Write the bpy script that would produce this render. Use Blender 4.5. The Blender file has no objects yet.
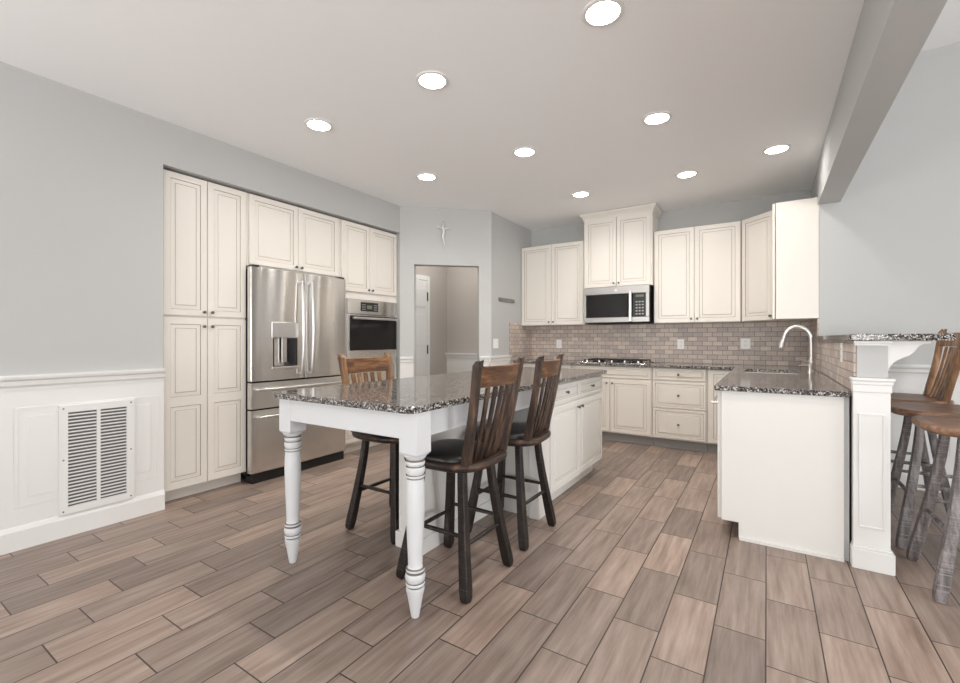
import bpy, bmesh, math, random
from mathutils import Vector, Matrix
R = math.radians
SC = bpy.context.scene
COL = SC.collection
random.seed(4)

# ------------------------------------------------------------------ camera, world, lights, exposure
cd = bpy.data.cameras.new('camera')
cam = bpy.data.objects.new('camera', cd); COL.objects.link(cam)
cam.location = (0, 0, 1.2); cam.rotation_euler = (R(90), 0, R(32.82))
cd.sensor_fit = 'HORIZONTAL'; cd.sensor_width = 36.0; cd.lens = 445.0 * 36.0 / 960.0
cd.shift_y = -2.0 / 960.0; cd.clip_start = 0.02; cd.clip_end = 100
SC.camera = cam

world = bpy.data.worlds.new('world'); SC.world = world; world.use_nodes = True
wb = world.node_tree.nodes['Background']
wb.inputs[0].default_value = (0.86, 0.93, 1.0, 1); wb.inputs[1].default_value = 1.0

def area(name, loc, rot, sx, sy, power, col=(1, 1, 1)):
    l = bpy.data.lights.new(name, 'AREA'); l.shape = 'RECTANGLE'; l.size = sx; l.size_y = sy
    l.energy = power; l.color = col
    o = bpy.data.objects.new(name, l); COL.objects.link(o); o.location = loc; o.rotation_euler = rot
    return o
# added area lamps for daylight at unseen windows, tilted up to brighten the ceiling
area('window_fill', (-2.3, -3.18, 1.35), (R(148), 0, 0), 1.8, 2.0, 104, (1, .98, .96))
area('window_fill', (0.6, -3.18, 1.35), (R(148), 0, 0), 1.8, 2.0, 104, (1, .98, .96))
area('window_fill', (3.4, -3.18, 1.35), (R(112), 0, 0), 1.8, 2.0, 90, (1, .98, .96))
area('window_fill', (4.78, 1.2, 1.5), (R(100), 0, R(90)), 2.4, 2.2, 125, (.97, .98, 1))
LAMP_W = 5.0
HALL_W = 7.0
SC.view_settings.view_transform = 'Standard'
SC.view_settings.look = 'None'
SC.view_settings.exposure = 0.08
SC.view_settings.gamma = 1.0
SC.view_settings.use_curve_mapping = False
SC.render.film_transparent = False
try:
    SC.cycles.max_bounces = 10; SC.cycles.diffuse_bounces = 6; SC.cycles.glossy_bounces = 5
    SC.cycles.use_denoising = True
    SC.cycles.sample_clamp_indirect = 6.0
except Exception:
    pass

# ------------------------------------------------------------------ materials
def srgb(r, g, b):
    f = lambda v: (v / 255 / 12.92) if v / 255 <= .04045 else ((v / 255 + .055) / 1.055) ** 2.4
    return (f(r), f(g), f(b), 1)

class NT:
    def __init__(s, name):
        s.m = bpy.data.materials.new(name); s.m.use_nodes = True
        s.t = s.m.node_tree; s.b = s.t.nodes['Principled BSDF']
    def n(s, typ, **kw):
        nd = s.t.nodes.new('ShaderNode' + typ)
        for k, v in kw.items():
            if k.startswith('i_'):
                key = k[2:]; key = int(key) if key.isdigit() else key.replace('_', ' ')
                nd.inputs[key].default_value = v
            else: setattr(nd, k, v)
        return nd
    def l(s, a, b): s.t.links.new(a, b)
    def math(s, op, a, b=None, c=None):
        nd = s.n('Math', operation=op)
        for i, v in enumerate((a, b, c)):
            if v is None: continue
            if isinstance(v, (int, float)): nd.inputs[i].default_value = v
            else: s.l(v, nd.inputs[i])
        return nd.outputs[0]
    def ramp(s, fac, stops, interp='LINEAR'):
        nd = s.n('ValToRGB'); cr = nd.color_ramp; cr.interpolation = interp
        while len(cr.elements) < len(stops): cr.elements.new(.5)
        for e, (p, c) in zip(cr.elements, stops): e.position = p; e.color = c
        s.l(fac, nd.inputs[0]); return nd.outputs[0]
    def mix(s, fac, a, b, mode='MIX'):
        nd = s.n('Mix', data_type='RGBA', blend_type=mode)
        for k, v in ((0, fac), (6, a), (7, b)):
            if isinstance(v, (int, float, tuple)): nd.inputs[k].default_value = v
            else: s.l(v, nd.inputs[k])
        return nd.outputs[2]
    def noise(s, vec, scale, detail=3, rough=.5):
        nd = s.n('TexNoise'); nd.inputs['Scale'].default_value = scale
        nd.inputs['Detail'].default_value = detail; nd.inputs['Roughness'].default_value = rough
        if vec is not None: s.l(vec, nd.inputs['Vector'])
        return nd.outputs[0]
    def coord(s, kind='Object', scale=(1, 1, 1)):
        tc = s.n('TexCoord'); mp = s.n('Mapping'); mp.inputs['Scale'].default_value = scale
        s.l(tc.outputs[kind], mp.inputs[0]); return mp.outputs[0]
    def bump(s, h, strength=.2, dist=.01):
        nd = s.n('Bump'); nd.inputs['Strength'].default_value = strength; nd.inputs['Distance'].default_value = dist
        s.l(h, nd.inputs['Height']); s.l(nd.outputs[0], s.b.inputs['Normal'])
    def base(s, c):
        if isinstance(c, tuple): s.b.inputs['Base Color'].default_value = c
        else: s.l(c, s.b.inputs['Base Color'])
    def set(s, **kw):
        for k, v in kw.items(): s.b.inputs[k.replace('_', ' ')].default_value = v

def paint(name, col, rough=.5, var=.03, spec=.5, bscale=180, bs=.04):
    m = NT(name); v = m.coord()
    n = m.noise(v, 2.2, 3)
    d = tuple(c * (1 - var) for c in col[:3]) + (1,)
    m.base(m.mix(n, d, col)); m.set(Roughness=rough); m.b.inputs['Specular IOR Level'].default_value = spec
    m.bump(m.noise(v, bscale, 2), bs, .002)
    return m.m

M = {}
M['wall'] = paint('wall grey paint', srgb(192, 193, 192), .75, spec=.3)
M['hallwall'] = paint('hall greige paint', srgb(190, 184, 178), .75, spec=.3)
M['ceil'] = paint('ceiling paint', srgb(249, 250, 251), .85, .015, .2)
M['trim'] = paint('white trim paint', srgb(231, 231, 229), .35, .01, .5, 60, .01)
M['cab'] = paint('cream cabinet paint', srgb(230, 225, 217), .34, .015, .5, 60, .01)
M['cabwhite'] = paint('white cabinet paint', srgb(229, 228, 224), .34, .015, .5, 60, .01)
M['glaze'] = paint('brown glaze in grooves', srgb(170, 158, 143), .5)
M['glazelight'] = paint('pale glaze in grooves', srgb(196, 192, 184), .5)
M['table'] = paint('white table paint with shade', srgb(220, 222, 224), .35, .01, .5, 60, .01)  # white legs and aprons: their cool shade is put into this colour
M['leggroove'] = paint('grey brown leg grooves', srgb(120, 112, 104), .5)  # darker grey brown for the groove rings of the turned legs
M['toe'] = paint('grey toe kick', srgb(150, 148, 145), .5)
M['plate'] = paint('white plastic', srgb(245, 245, 245), .3, .0, .5, 60, 0)
M['black'] = paint('black plastic', (.012, .012, .013, 1), .35, 0, .5, 60, 0)
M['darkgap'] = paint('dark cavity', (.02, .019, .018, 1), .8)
M['duct'] = paint('grey sheet metal duct', srgb(96, 94, 92), .7)
M['knob'] = NT('pewter knob'); M['knob'].base(M['knob'].mix(M['knob'].noise(M['knob'].coord(), 90), (.10, .095, .09, 1), (.22, .21, .2, 1))); M['knob'].set(Metallic=1, Roughness=.35); M['knob'] = M['knob'].m

def steel(name, col, rough, stretch, aniso):
    m = NT(name); v = m.coord('Object', stretch)
    n = m.noise(v, 60, 2)
    c2 = tuple(c * .92 for c in col[:3]) + (1,)
    m.base(m.mix(n, c2, col)); m.set(Metallic=1, Roughness=rough)
    if aniso:   # horizontal brushing: highlights run vertically
        m.b.inputs['Anisotropic'].default_value = aniso
        tg = m.n('CombineXYZ', i_2=1.0); m.l(tg.outputs[0], m.b.inputs['Tangent'])
    return m.m
M['steel'] = steel('brushed stainless', (.76, .74, .71, 1), .18, (.05, .05, 6), 1.0)
M['silver'] = paint('bright silver', srgb(232, 232, 230), .3, .02)
M['steelsoft'] = steel('satin stainless', (.50, .485, .47, 1), .36, (.05, .05, 6), .4)
M['chrome'] = steel('satin nickel', (.74, .73, .72, 1), .30, (1, 1, 1), 0)
gl = NT('black glass'); gl.base(gl.mix(gl.noise(gl.coord(), 3), (.010, .009, .009, 1), (.022, .02, .02, 1))); gl.set(Roughness=.06); gl.b.inputs['Specular IOR Level'].default_value = .28; M['glass'] = gl.m
pn = NT('window glass'); pn.t.nodes.remove(pn.b)
_o = pn.t.nodes['Material Output']; _tr = pn.n('BsdfTransparent'); _gs = pn.n('BsdfGlossy', i_Roughness=.02); _fr = pn.n('Fresnel', i_IOR=1.45); _mx = pn.n('MixShader')
pn.l(_fr.outputs[0], _mx.inputs[0]); pn.l(_tr.outputs[0], _mx.inputs[1]); pn.l(_gs.outputs[0], _mx.inputs[2]); pn.l(_mx.outputs[0], _o.inputs[0]); M['pane'] = pn.m
em = NT('lamp lens'); em.base((.9, .9, .88, 1)); em.b.inputs['Emission Color'].default_value = (1, .97, .93, 1); em.b.inputs['Emission Strength'].default_value = 40; M['lens'] = em.m
dp = NT('dim display'); dp.base((.02, .02, .02, 1)); dp.b.inputs['Emission Color'].default_value = (.5, .6, .35, 1); dp.b.inputs['Emission Strength'].default_value = .25; M['display'] = dp.m
lp = NT('grey key print'); lp.base(lp.mix(lp.noise(lp.coord(), 40), (.28, .28, .28, 1), (.4, .4, .4, 1))); M['print'] = lp.m
le = NT('black leather'); le.base(le.mix(le.noise(le.coord(), 12), (.010, .009, .009, 1), (.028, .026, .025, 1))); le.set(Roughness=.33); le.bump(le.noise(le.coord(), 140, 3), .15, .003); M['leather'] = le.m

def granite():
    m = NT('speckled granite'); v = m.coord()
    def vor(scale):
        nd = m.n('TexVoronoi', feature='F1'); nd.inputs['Scale'].default_value = scale
        w = m.n('Mix', data_type='RGBA', blend_type='LINEAR_LIGHT'); w.inputs[0].default_value = .004
        ns = m.n('TexNoise'); ns.inputs['Scale'].default_value = 300; m.l(v, ns.inputs['Vector'])
        m.l(v, w.inputs[6]); m.l(ns.outputs['Color'], w.inputs[7]); m.l(w.outputs[2], nd.inputs['Vector'])
        sp = m.n('SeparateColor'); m.l(nd.outputs['Color'], sp.inputs[0]); return sp.outputs
    a = vor(230); b = vor(135)
    c1 = m.ramp(a[0], [(0, (.005, .005, .005, 1)), (.34, (.045, .042, .04, 1)), (.52, (.15, .138, .13, 1)), (.70, (.34, .31, .285, 1)), (.86, (.70, .68, .66, 1))], 'CONSTANT')
    c2 = m.ramp(b[1], [(0, (.010, .010, .010, 1)), (.34, (.11, .096, .088, 1)), (.64, (.25, .228, .21, 1)), (.87, (.60, .58, .56, 1))], 'CONSTANT')
    f = m.ramp(b[2], [(0, (0, 0, 0, 1)), (.6, (1, 1, 1, 1))], 'CONSTANT')
    m.base(m.mix(f, c1, c2)); m.set(Roughness=.09)
    return m.m
M['granite'] = granite()

def floor_mat():
    m = NT('wood look plank tiles'); W, L = .184, .503
    tc = m.n('TexCoord'); sp = m.n('SeparateXYZ'); m.l(tc.outputs['Object'], sp.inputs[0])
    x, y = sp.outputs[0], sp.outputs[1]
    u = m.math('DIVIDE', m.math('SUBTRACT', x, .18), W); row = m.math('FLOOR', u); fu = m.math('SUBTRACT', u, row)
    off = m.math('ADD', m.math('MULTIPLY', m.math('ADD', row, 20.0), .3405), .003)
    w = m.math('DIVIDE', m.math('SUBTRACT', y, off), L); cl = m.math('FLOOR', w); fw = m.math('SUBTRACT', w, cl)
    cb = m.n('CombineXYZ'); m.l(row, cb.inputs[0]); m.l(cl, cb.inputs[1])
    wn = m.n('TexWhiteNoise', noise_dimensions='3D'); m.l(cb.outputs[0], wn.inputs[0])
    rs = m.n('SeparateColor'); m.l(wn.outputs['Color'], rs.inputs[0])
    eu = m.math('MULTIPLY', m.math('MINIMUM', fu, m.math('SUBTRACT', 1.0, fu)), W)
    ew = m.math('MULTIPLY', m.math('MINIMUM', fw, m.math('SUBTRACT', 1.0, fw)), L)
    e = m.math('MINIMUM', eu, ew)
    g = m.n('MapRange'); g.inputs[1].default_value = .0016; g.inputs[2].default_value = .0034; m.l(e, g.inputs[0])
    # grain: stretched noise, shifted from plank to plank
    sh = m.n('CombineXYZ'); m.l(m.math('MULTIPLY', rs.outputs[0], 37.0), sh.inputs[0]); m.l(m.math('MULTIPLY', rs.outputs[1], 53.0), sh.inputs[1])
    va = m.n('VectorMath', operation='ADD'); m.l(tc.outputs['Object'], va.inputs[0]); m.l(sh.outputs[0], va.inputs[1])
    mp = m.n('Mapping'); mp.inputs['Scale'].default_value = (26, 2.2, 1); m.l(va.outputs[0], mp.inputs[0])
    g1 = m.noise(mp.outputs[0], 1.0, 5, .6)
    mp2 = m.n('Mapping'); mp2.inputs['Scale'].default_value = (95, 5, 1); m.l(va.outputs[0], mp2.inputs[0])
    g2 = m.noise(mp2.outputs[0], 1.0, 3, .6)
    ca = m.ramp(g1, [(.28, srgb(122, 106, 97)), (.5, srgb(150, 133, 123)), (.72, srgb(170, 155, 145))])
    fine = m.ramp(g2, [(.3, (.78, .77, .76, 1)), (.6, (1, 1, 1, 1))])
    c = m.mix(.5, ca, fine, 'MULTIPLY')
    tone = m.ramp(rs.outputs[2], [(0, (.74, .74, .745, 1)), (.5, (.97, .96, .95, 1)), (1, (1.2, 1.16, 1.12, 1))])
    c = m.mix(1.0, c, tone, 'MULTIPLY')
    c = m.mix(g.outputs[0], srgb(52, 43, 38), c)
    m.base(c)
    m.l(m.math('MULTIPLY_ADD', g1, .16, .30), m.b.inputs['Roughness'])
    m.b.inputs['Specular IOR Level'].default_value = .42
    m.bump(m.math('ADD', g.outputs[0], m.math('MULTIPLY', g2, .12)), .35, .002)
    return m.m
M['floor'] = floor_mat()

def tile_mat():
    m = NT('tumbled stone brick tile')
    tc = m.n('TexCoord'); sp = m.n('SeparateXYZ'); m.l(tc.outputs['Object'], sp.inputs[0])
    cb = m.n('CombineXYZ'); m.l(m.math('ADD', sp.outputs[0], sp.outputs[1]), cb.inputs[0]); m.l(m.math('SUBTRACT', sp.outputs[2], .92), cb.inputs[1])
    bt = m.n('TexBrick'); m.l(cb.outputs[0], bt.inputs['Vector'])
    for k, v in (('Scale', 1.0), ('Mortar Size', .0028), ('Mortar Smooth', .25), ('Bias', 0.0), ('Brick Width', .103), ('Row Height', .052)): bt.inputs[k].default_value = v
    bt.inputs['Color1'].default_value = srgb(222, 207, 194); bt.inputs['Color2'].default_value = srgb(186, 174, 168); bt.inputs['Mortar'].default_value = srgb(138, 127, 119)
    n = m.noise(tc.outputs['Object'], 45, 4, .65)
    c = m.mix(.5, bt.outputs['Color'], m.ramp(n, [(.3, (.70, .68, .66, 1)), (.7, (1.0, 1.0, 1.0, 1))]), 'MULTIPLY')
    m.base(c); m.set(Roughness=.36)
    m.bump(m.math('ADD', m.math('MULTIPLY', bt.outputs['Fac'], -1.0), m.math('MULTIPLY', n, .3)), .5, .003)
    return m.m
M['tile'] = tile_mat()

def wood(name, stretch, cols, rough=.42, saw=None):
    m = NT(name); v = m.coord('Object', stretch)
    n = m.noise(v, 1.0, 5, .65); n2 = m.noise(m.coord('Object', tuple(s * 3.3 for s in stretch)), 1.0, 3, .6)
    c = m.ramp(n, [(.30, cols[0]), (.48, cols[1]), (.62, cols[2]), (.78, cols[3])])
    c = m.mix(.5, c, m.ramp(n2, [(.35, (.55, .53, .52, 1)), (.6, (1, 1, 1, 1))]), 'MULTIPLY')
    h = n2
    if saw:
        s2 = m.noise(m.coord('Object', saw), 1.0, 2, .6)
        c = m.mix(m.ramp(s2, [(.55, (0, 0, 0, 1)), (.75, (.34, .34, .34, 1))]), c, cols[3])
        h = m.math('ADD', n2, s2)
    m.base(c); m.set(Roughness=rough); m.bump(h, .25, .003)
    return m.m
BR = [srgb(30, 23, 20), srgb(62, 46, 38), srgb(100, 76, 60), srgb(146, 116, 92)]
DK = [srgb(16, 13, 12), srgb(27, 22, 20), srgb(46, 38, 35), srgb(112, 100, 92)]
GB = [srgb(64, 57, 56), srgb(104, 97, 96), srgb(148, 142, 142), srgb(204, 202, 204)]  # bar stool legs: pale grey reflection put into the wood colour
SE = [srgb(96, 68, 52), srgb(142, 108, 86), srgb(172, 134, 108), srgb(206, 174, 148)]
M['wood_v'] = wood('distressed brown wood upright', (28, 28, 3), BR)
M['wood_h'] = wood('distressed brown wood crosswise', (28, 3, 28), [srgb(64, 42, 30), srgb(104, 70, 46), srgb(150, 106, 68), srgb(186, 140, 96)])
M['wood_seat'] = wood('dark worn seat wood', (22, 3, 22), [srgb(24, 18, 16), srgb(44, 32, 26), srgb(78, 56, 42), srgb(118, 88, 66)])
M['wood_black'] = wood('black worn leg wood', (24, 24, 3), DK, .4, (6, 6, 190))
M['wood_sheen'] = wood('sawn leg wood with grey sheen', (24, 24, 3), GB, .42, (6, 6, 170))
M['wood_bar'] = wood('worn plank seat wood', (4, 30, 22), SE, .4)
M['wood_amber'] = wood('amber worn back wood', (28, 28, 3), [srgb(76, 54, 42), srgb(128, 94, 66), srgb(172, 130, 88), srgb(206, 172, 136)])
M['sign'] = wood('weathered grey plaque', (20, 3, 20), [srgb(104, 100, 97), srgb(128, 124, 120), srgb(146, 142, 138), srgb(168, 164, 160)], .7)

# ------------------------------------------------------------------ mesh helpers
class MB:
    def __init__(s): s.v = []; s.f = []; s.mi = []; s.sm = []
    def quad(s, pts, mi=0, sm=False):
        b = len(s.v); s.v += [tuple(p) for p in pts]; s.f.append(tuple(range(b, b + len(pts)))); s.mi.append(mi); s.sm.append(sm)
    def box(s, x0, x1, y0, y1, z0, z1, mi=0):
        b = len(s.v)
        s.v += [(x, y, z) for z in (z0, z1) for y in (y0, y1) for x in (x0, x1)]
        for f in ((0, 2, 3, 1), (4, 5, 7, 6), (0, 1, 5, 4), (2, 6, 7, 3), (0, 4, 6, 2), (1, 3, 7, 5)):
            s.f.append(tuple(b + i for i in f)); s.mi.append(mi); s.sm.append(False)
        return s
    def prism(s, poly, axis, a, b, mi=0, sm=False):
        # poly in the two other axes (x:(y,z)  y:(x,z)  z:(x,y))
        def P(p, t): return {'x': (t, p[0], p[1]), 'y': (p[0], t, p[1]), 'z': (p[0], p[1], t)}[axis]
        n = len(poly); k = len(s.v)
        s.v += [P(p, a) for p in poly] + [P(p, b) for p in poly]
        s.f.append(tuple(range(k, k + n))); s.mi.append(mi); s.sm.append(False)
        s.f.append(tuple(range(k + 2 * n - 1, k + n - 1, -1))); s.mi.append(mi); s.sm.append(False)
        for i in range(n):
            j = (i + 1) % n
            s.f.append((k + i, k + n + i, k + n + j, k + j)); s.mi.append(mi); s.sm.append(sm)
        return s
    def lathe(s, prof, c=(0, 0, 0), axis='z', seg=24, mi=0, groove=()):
        # prof: list of (radius, height along the axis)
        k = len(s.v); n = len(prof)
        for r, h in prof:
            for i in range(seg):
                a = 2 * math.pi * i / seg; p, q = r * math.cos(a), r * math.sin(a)
                d = {'z': (p, q, h), 'y': (p, h, q), 'x': (h, p, q)}[axis]
                s.v.append((c[0] + d[0], c[1] + d[1], c[2] + d[2]))
        for j in range(n - 1):
            for i in range(seg):
                i2 = (i + 1) % seg
                s.f.append((k + j * seg + i, k + j * seg + i2, k + (j + 1) * seg + i2, k + (j + 1) * seg + i)); s.mi.append(1 if any(lo <= .5 * (prof[j][1] + prof[j + 1][1]) <= hi for lo, hi in groove) else mi); s.sm.append(True)
        for j in (0, n - 1):
            if prof[j][0] > 1e-5:
                s.f.append(tuple(k + j * seg + i for i in range(seg))); s.mi.append(mi); s.sm.append(False)
        return s
    def sweep(s, pts, secs, up=(0, 0, 1), mi=0, sm=False, closed_ends=True):
        # pts: path points; secs: for each point a list of (a,b) offsets in the frame (side, up')
        k = len(s.v); n = len(secs[0]); pts = [Vector(p) for p in pts]
        for i, p in enumerate(pts):
            t = (pts[min(i + 1, len(pts) - 1)] - pts[max(i - 1, 0)]).normalized()
            sd = t.cross(Vector(up)).normalized(); u2 = sd.cross(t).normalized()
            for a, b in secs[i]: s.v.append(tuple(p + sd * a + u2 * b))
        for i in range(len(pts) - 1):
            for j in range(n):
                j2 = (j + 1) % n
                s.f.append((k + i * n + j, k + i * n + j2, k + (i + 1) * n + j2, k + (i + 1) * n + j)); s.mi.append(mi); s.sm.append(sm)
        if closed_ends:
            for i in (0, len(pts) - 1):
                s.f.append(tuple(k + i * n + j for j in range(n))); s.mi.append(mi); s.sm.append(False)
        return s
    def tube(s, pts, r, up=(0, 0, 1), seg=12, mi=0):
        rs = r if isinstance(r, (list, tuple)) else [r] * len(pts)
        return s.sweep(pts, [[(q * math.cos(2 * math.pi * i / seg), q * math.sin(2 * math.pi * i / seg)) for i in range(seg)] for q in rs], up, mi, True)
    def bar(s, pts, w, h, up=(0, 0, 1), mi=0):
        ws = w if isinstance(w, (list, tuple)) else [w] * len(pts); hs = h if isinstance(h, (list, tuple)) else [h] * len(pts)
        return s.sweep(pts, [[(-a / 2, -b / 2), (a / 2, -b / 2), (a / 2, b / 2), (-a / 2, b / 2)] for a, b in zip(ws, hs)], up, mi)
    def xform(s, mat): s.v = [tuple(mat @ Vector(p)) for p in s.v]; return s
    def build(s, name, mats, parent=None, bevel=0, segs=2, loc=None, rot=None, angle=35):
        me = bpy.data.meshes.new(name); me.from_pydata(s.v, [], s.f)
        for m in (mats if isinstance(mats, (list, tuple)) else [mats]): me.materials.append(m)
        me.polygons.foreach_set('material_index', s.mi); me.polygons.foreach_set('use_smooth', s.sm)
        bm = bmesh.new(); bm.from_mesh(me); bmesh.ops.remove_doubles(bm, verts=bm.verts, dist=1e-5)
        bmesh.ops.recalc_face_normals(bm, faces=bm.faces); bm.to_mesh(me); bm.free()
        if any(s.sm): me.set_sharp_from_angle(angle=R(angle))
        o = bpy.data.objects.new(name, me); COL.objects.link(o)
        if parent: o.parent = parent
        if loc: o.location = loc
        if rot: o.rotation_euler = rot
        if bevel:
            b = o.modifiers.new('bevel', 'BEVEL'); b.width = bevel; b.segments = segs; b.limit_method = 'ANGLE'; b.angle_limit = R(40)
        return o

def tag(o, label=None, cat=None, group=None, kind=None):
    for k, v in (('label', label), ('category', cat), ('group', group), ('kind', kind)):
        if v: o[k] = v
    return o
def thing(name, label, cat, loc=(0, 0, 0), rz=0, group=None):
    o = bpy.data.objects.new(name, None); COL.objects.link(o); o.empty_display_size = .1
    o.location = loc; o.rotation_euler = (0, 0, R(rz)); return tag(o, label, cat, group)
def struct(mb, name, mat, bevel=0, parent=None, **k):
    o = mb.build(name, mat, parent, bevel, **k)
    if not parent: o['kind'] = 'structure'
    return o

# ------------------------------------------------------------------ the room shell
XL = -3.60; H = 2.755; YB = 5.74; HD = 3.5; YF = -3.2; XR = 4.8
A = Vector((-3.60, 3.86)); B = Vector((-2.83, 4.57)); AB = (B - A).normalized(); AL = (B - A).length; ANG = math.atan2(AB.y, AB.x)
struct(MB().box(-4.6, 5.0, -3.4, 6.0, -.10, 0), 'floor', M['floor'])
struct(MB().box(-4.6, .42, YF, 6.0, H, H + .1), 'ceiling', M['ceil'])
struct(MB().box(.53, XR, YF, 4.9, HD, HD + .1), 'ceiling_dining', M['ceil'])
# left wall: long run, header over the cabinet niche
w = MB()
w.box(XL - .12, XL, YF, 1.435, 0, H); w.box(XL - .12, XL, 1.435, 3.86, 2.445, H)
struct(w, 'wall_left', M['wall'])
struct(MB().box(-4.5, -4.4, 1.2, 4.0, 0, H).box(-4.4, XL - .12, 1.30, 1.435, 0, H), 'wall_niche', M['wall'])
struct(MB().prism([(XL, 3.86), (-3.52, 3.935), (-3.52, 4.05), (-4.4, 4.05), (-4.4, 3.88), (-3.7, 3.88)], 'z', 0, H), 'wall_niche_end', M['wall'])
# angled wall with the hall opening
def angled(mb, u0, u1, v0, v1, z0, z1):   # u along the wall, v behind it
    N = Vector((-AB.y, AB.x))
    P = [A + AB * u + N * v for u, v in ((u0, v0), (u1, v0), (u1, v1), (u0, v1))]
    return mb.prism([tuple(p) for p in P], 'z', z0, z1)
w = MB(); angled(w, .06, .161, 0, .12, 0, H); angled(w, .161, .935, 0, .12, 2.083, H); angled(w, .935, AL + .04, 0, .12, 0, H)
struct(w, 'wall_angled', M['wall'])
struct(MB().box(-2.95, -2.83, 4.57, 5.86, 0, H), 'wall_corner', M['wall'])
struct(MB().box(-2.83, .5, YB, YB + .12, 0, H), 'wall_back', M['wall'])
struct(MB().box(.385, .53, 5.02, YB, 0, H), 'wall_stub', M['wall'])
struct(MB().box(.385, XR, 4.90, 5.02, 0, HD), 'wall_dining', M['wall'])
struct(MB().box(.375, .53, YF, 4.90, 2.385, HD + .1), 'wall_beam', M['wall'])
# hall behind the angled wall
struct(MB().box(-4.17, -4.05, 4.05, 4.56, 0, H).box(-4.17, -4.05, 4.56, 4.86, 2.06, H).box(-4.17, -4.05, 4.86, 5.48, 0, H).box(-4.05, -2.95, 5.36, 5.48, 0, H), 'wall_hall', M['hallwall'])
# walls behind the camera and at the far right, with window openings
def holed(mb, axis, a, b, lo, hi, z0, z1, wins):
    xs = lo
    for w0, w1, s0, s1 in wins:
        mk = lambda p, q, r, t: mb.box(p, q, a, b, r, t) if axis == 'y' else mb.box(a, b, p, q, r, t)
        mk(xs, w0, z0, z1); mk(w0, w1, z0, s0); mk(w0, w1, s1, z1); xs = w1
    mk(xs, hi, z0, z1)
wins = [(-3.25, -1.35, .3, 2.4), (-.35, 1.55, .3, 2.4), (2.45, 4.35, .3, 2.4)]
w = MB(); holed(w, 'y', YF - .12, YF, -3.72, XR, 0, HD, wins); struct(w, 'wall_front', M['wall'])
w = MB(); holed(w, 'x', XR, XR + .12, YF, 5.02, 0, HD, [(0, 2.4, .4, 2.6)]); struct(w, 'wall_right', M['wall'])
def window(n, axis, p, w0, w1, s0, s1):
    f = MB(); g = MB()
    def bx(m, a0, a1, d0, d1, z0, z1): m.box(a0, a1, p + d0, p + d1, z0, z1) if axis == 'y' else m.box(p - d1, p - d0, a0, a1, z0, z1)
    for a0, a1, z0, z1 in ((w0, w0 + .05, s0, s1), (w1 - .05, w1, s0, s1), (w0 + .05, w1 - .05, s0, s0 + .05), (w0 + .05, w1 - .05, s1 - .05, s1), ((w0 + w1) / 2 - .02, (w0 + w1) / 2 + .02, s0 + .05, s1 - .05)):
        bx(f, a0, a1, -.09, -.03, z0, z1)
    o = struct(f, 'window_%d' % n, M['trim'])
    bx(g, w0 + .05, w1 - .05, -.065, -.06, s0 + .05, s1 - .05); g.build('pane', M['pane'], o)
for i, w_ in enumerate(wins): window(i + 1, 'y', YF, *w_)
window(4, 'x', XR, 0, 2.4, .4, 2.6)

# trim: chair rails, wainscot panels, baseboards -- built in a run's own frame: x along, -y out of the wall
RAIL = [(0, .905), (.010, .905), (.012, .925), (.022, .938), (.024, .962), (.036, .972), (.040, .985), (.040, .997), (0, .997)]
BASE = [(0, 0), (.022, 0), (.022, .108), (.016, .122), (.010, .134), (0, .134)]
def run(mb, kind, x0, x1):
    prof = RAIL if kind == 'rail' else BASE
    mb.prism([(-d, z) for d, z in prof], 'x', x0, x1)
    return mb
def panel_ring(mb, x0, x1, z0, z1, w=.018, d=.008):   # raised stick moulding rectangle
    for a in ((x0, x1, z0, z0 + w), (x0, x1, z1 - w, z1), (x0, x0 + w, z0 + w, z1 - w), (x1 - w, x1, z0 + w, z1 - w)):
        mb.box(a[0], a[1], -d, 0, a[2], a[3])
def wainscot(name_no, loc, rz, x0, x1, panels, base=True, side=None):
    s = MB().box(x0, x1, -.006, 0, 0, .91)
    o = struct(s, 'trim_%d' % name_no, M['trim'], loc=loc, rot=(0, 0, rz))
    run(MB(), 'rail', x0, x1).build('chair_rail', M['trim'], o)
    if base: run(MB(), 'base', x0, x1).build('baseboard', M['trim'], o)
    for p in panels:
        m = MB(); panel_ring(m, *p); iw = .055
        m.prism([(p[0] + iw, p[2] + iw), (p[1] - iw, p[2] + iw), (p[1] - iw, p[3] - iw), (p[0] + iw, p[3] - iw)], 'y', -.004 - .006, -.006)
        m.build('panel_moulding', M['trim'], o, .003)
    return o
wainscot(1, (XL, 0, 0), R(90), -3.2, 1.437, [(.689, 1.41, .235, .81), (-.15, .58, .235, .81)])
wainscot(2, (A.x, A.y, 0), ANG, .0, .155, [])
wainscot(3, (A.x, A.y, 0), ANG, .941, AL, [])
wainscot(4, (-2.83, 0, 0), R(90), 4.57, 5.085, [(4.63, 5.03, .235, .81)])
wainscot(5, (0, 4.90, 0), 0, .55, XR, [(.64, 1.06, .235, .80), (1.14, 2.0, .235, .80), (2.1, 3.0, .235, .8)])
wainscot(6, (0, 5.36, 0), 0, -4.05, -2.97, [])

# hall door: white panel door with casing and hinges
d = MB().box(-4.045, -4.01, 4.56, 4.845, .01, 2.02)
for z0, z1 in ((.2, .95), (1.12, 1.55), (1.65, 1.9)): d.box(-4.01, -4.004, 4.60, 4.80, z0, z1)
do = struct(d, 'door_1', M['trim'], .003)
MB().box(-4.05, -4.02, 4.862, 4.925, 0, 2.09).box(-4.05, -4.02, 4.5, 4.862, 2.03, 2.09).build('door_frame', M['trim'], do, .004)
for z in (.3, 1.06, 1.80): MB().box(-4.012, -3.998, 4.846, 4.860, z - .06, z + .06).build('hinge', M['knob'], do)

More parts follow.
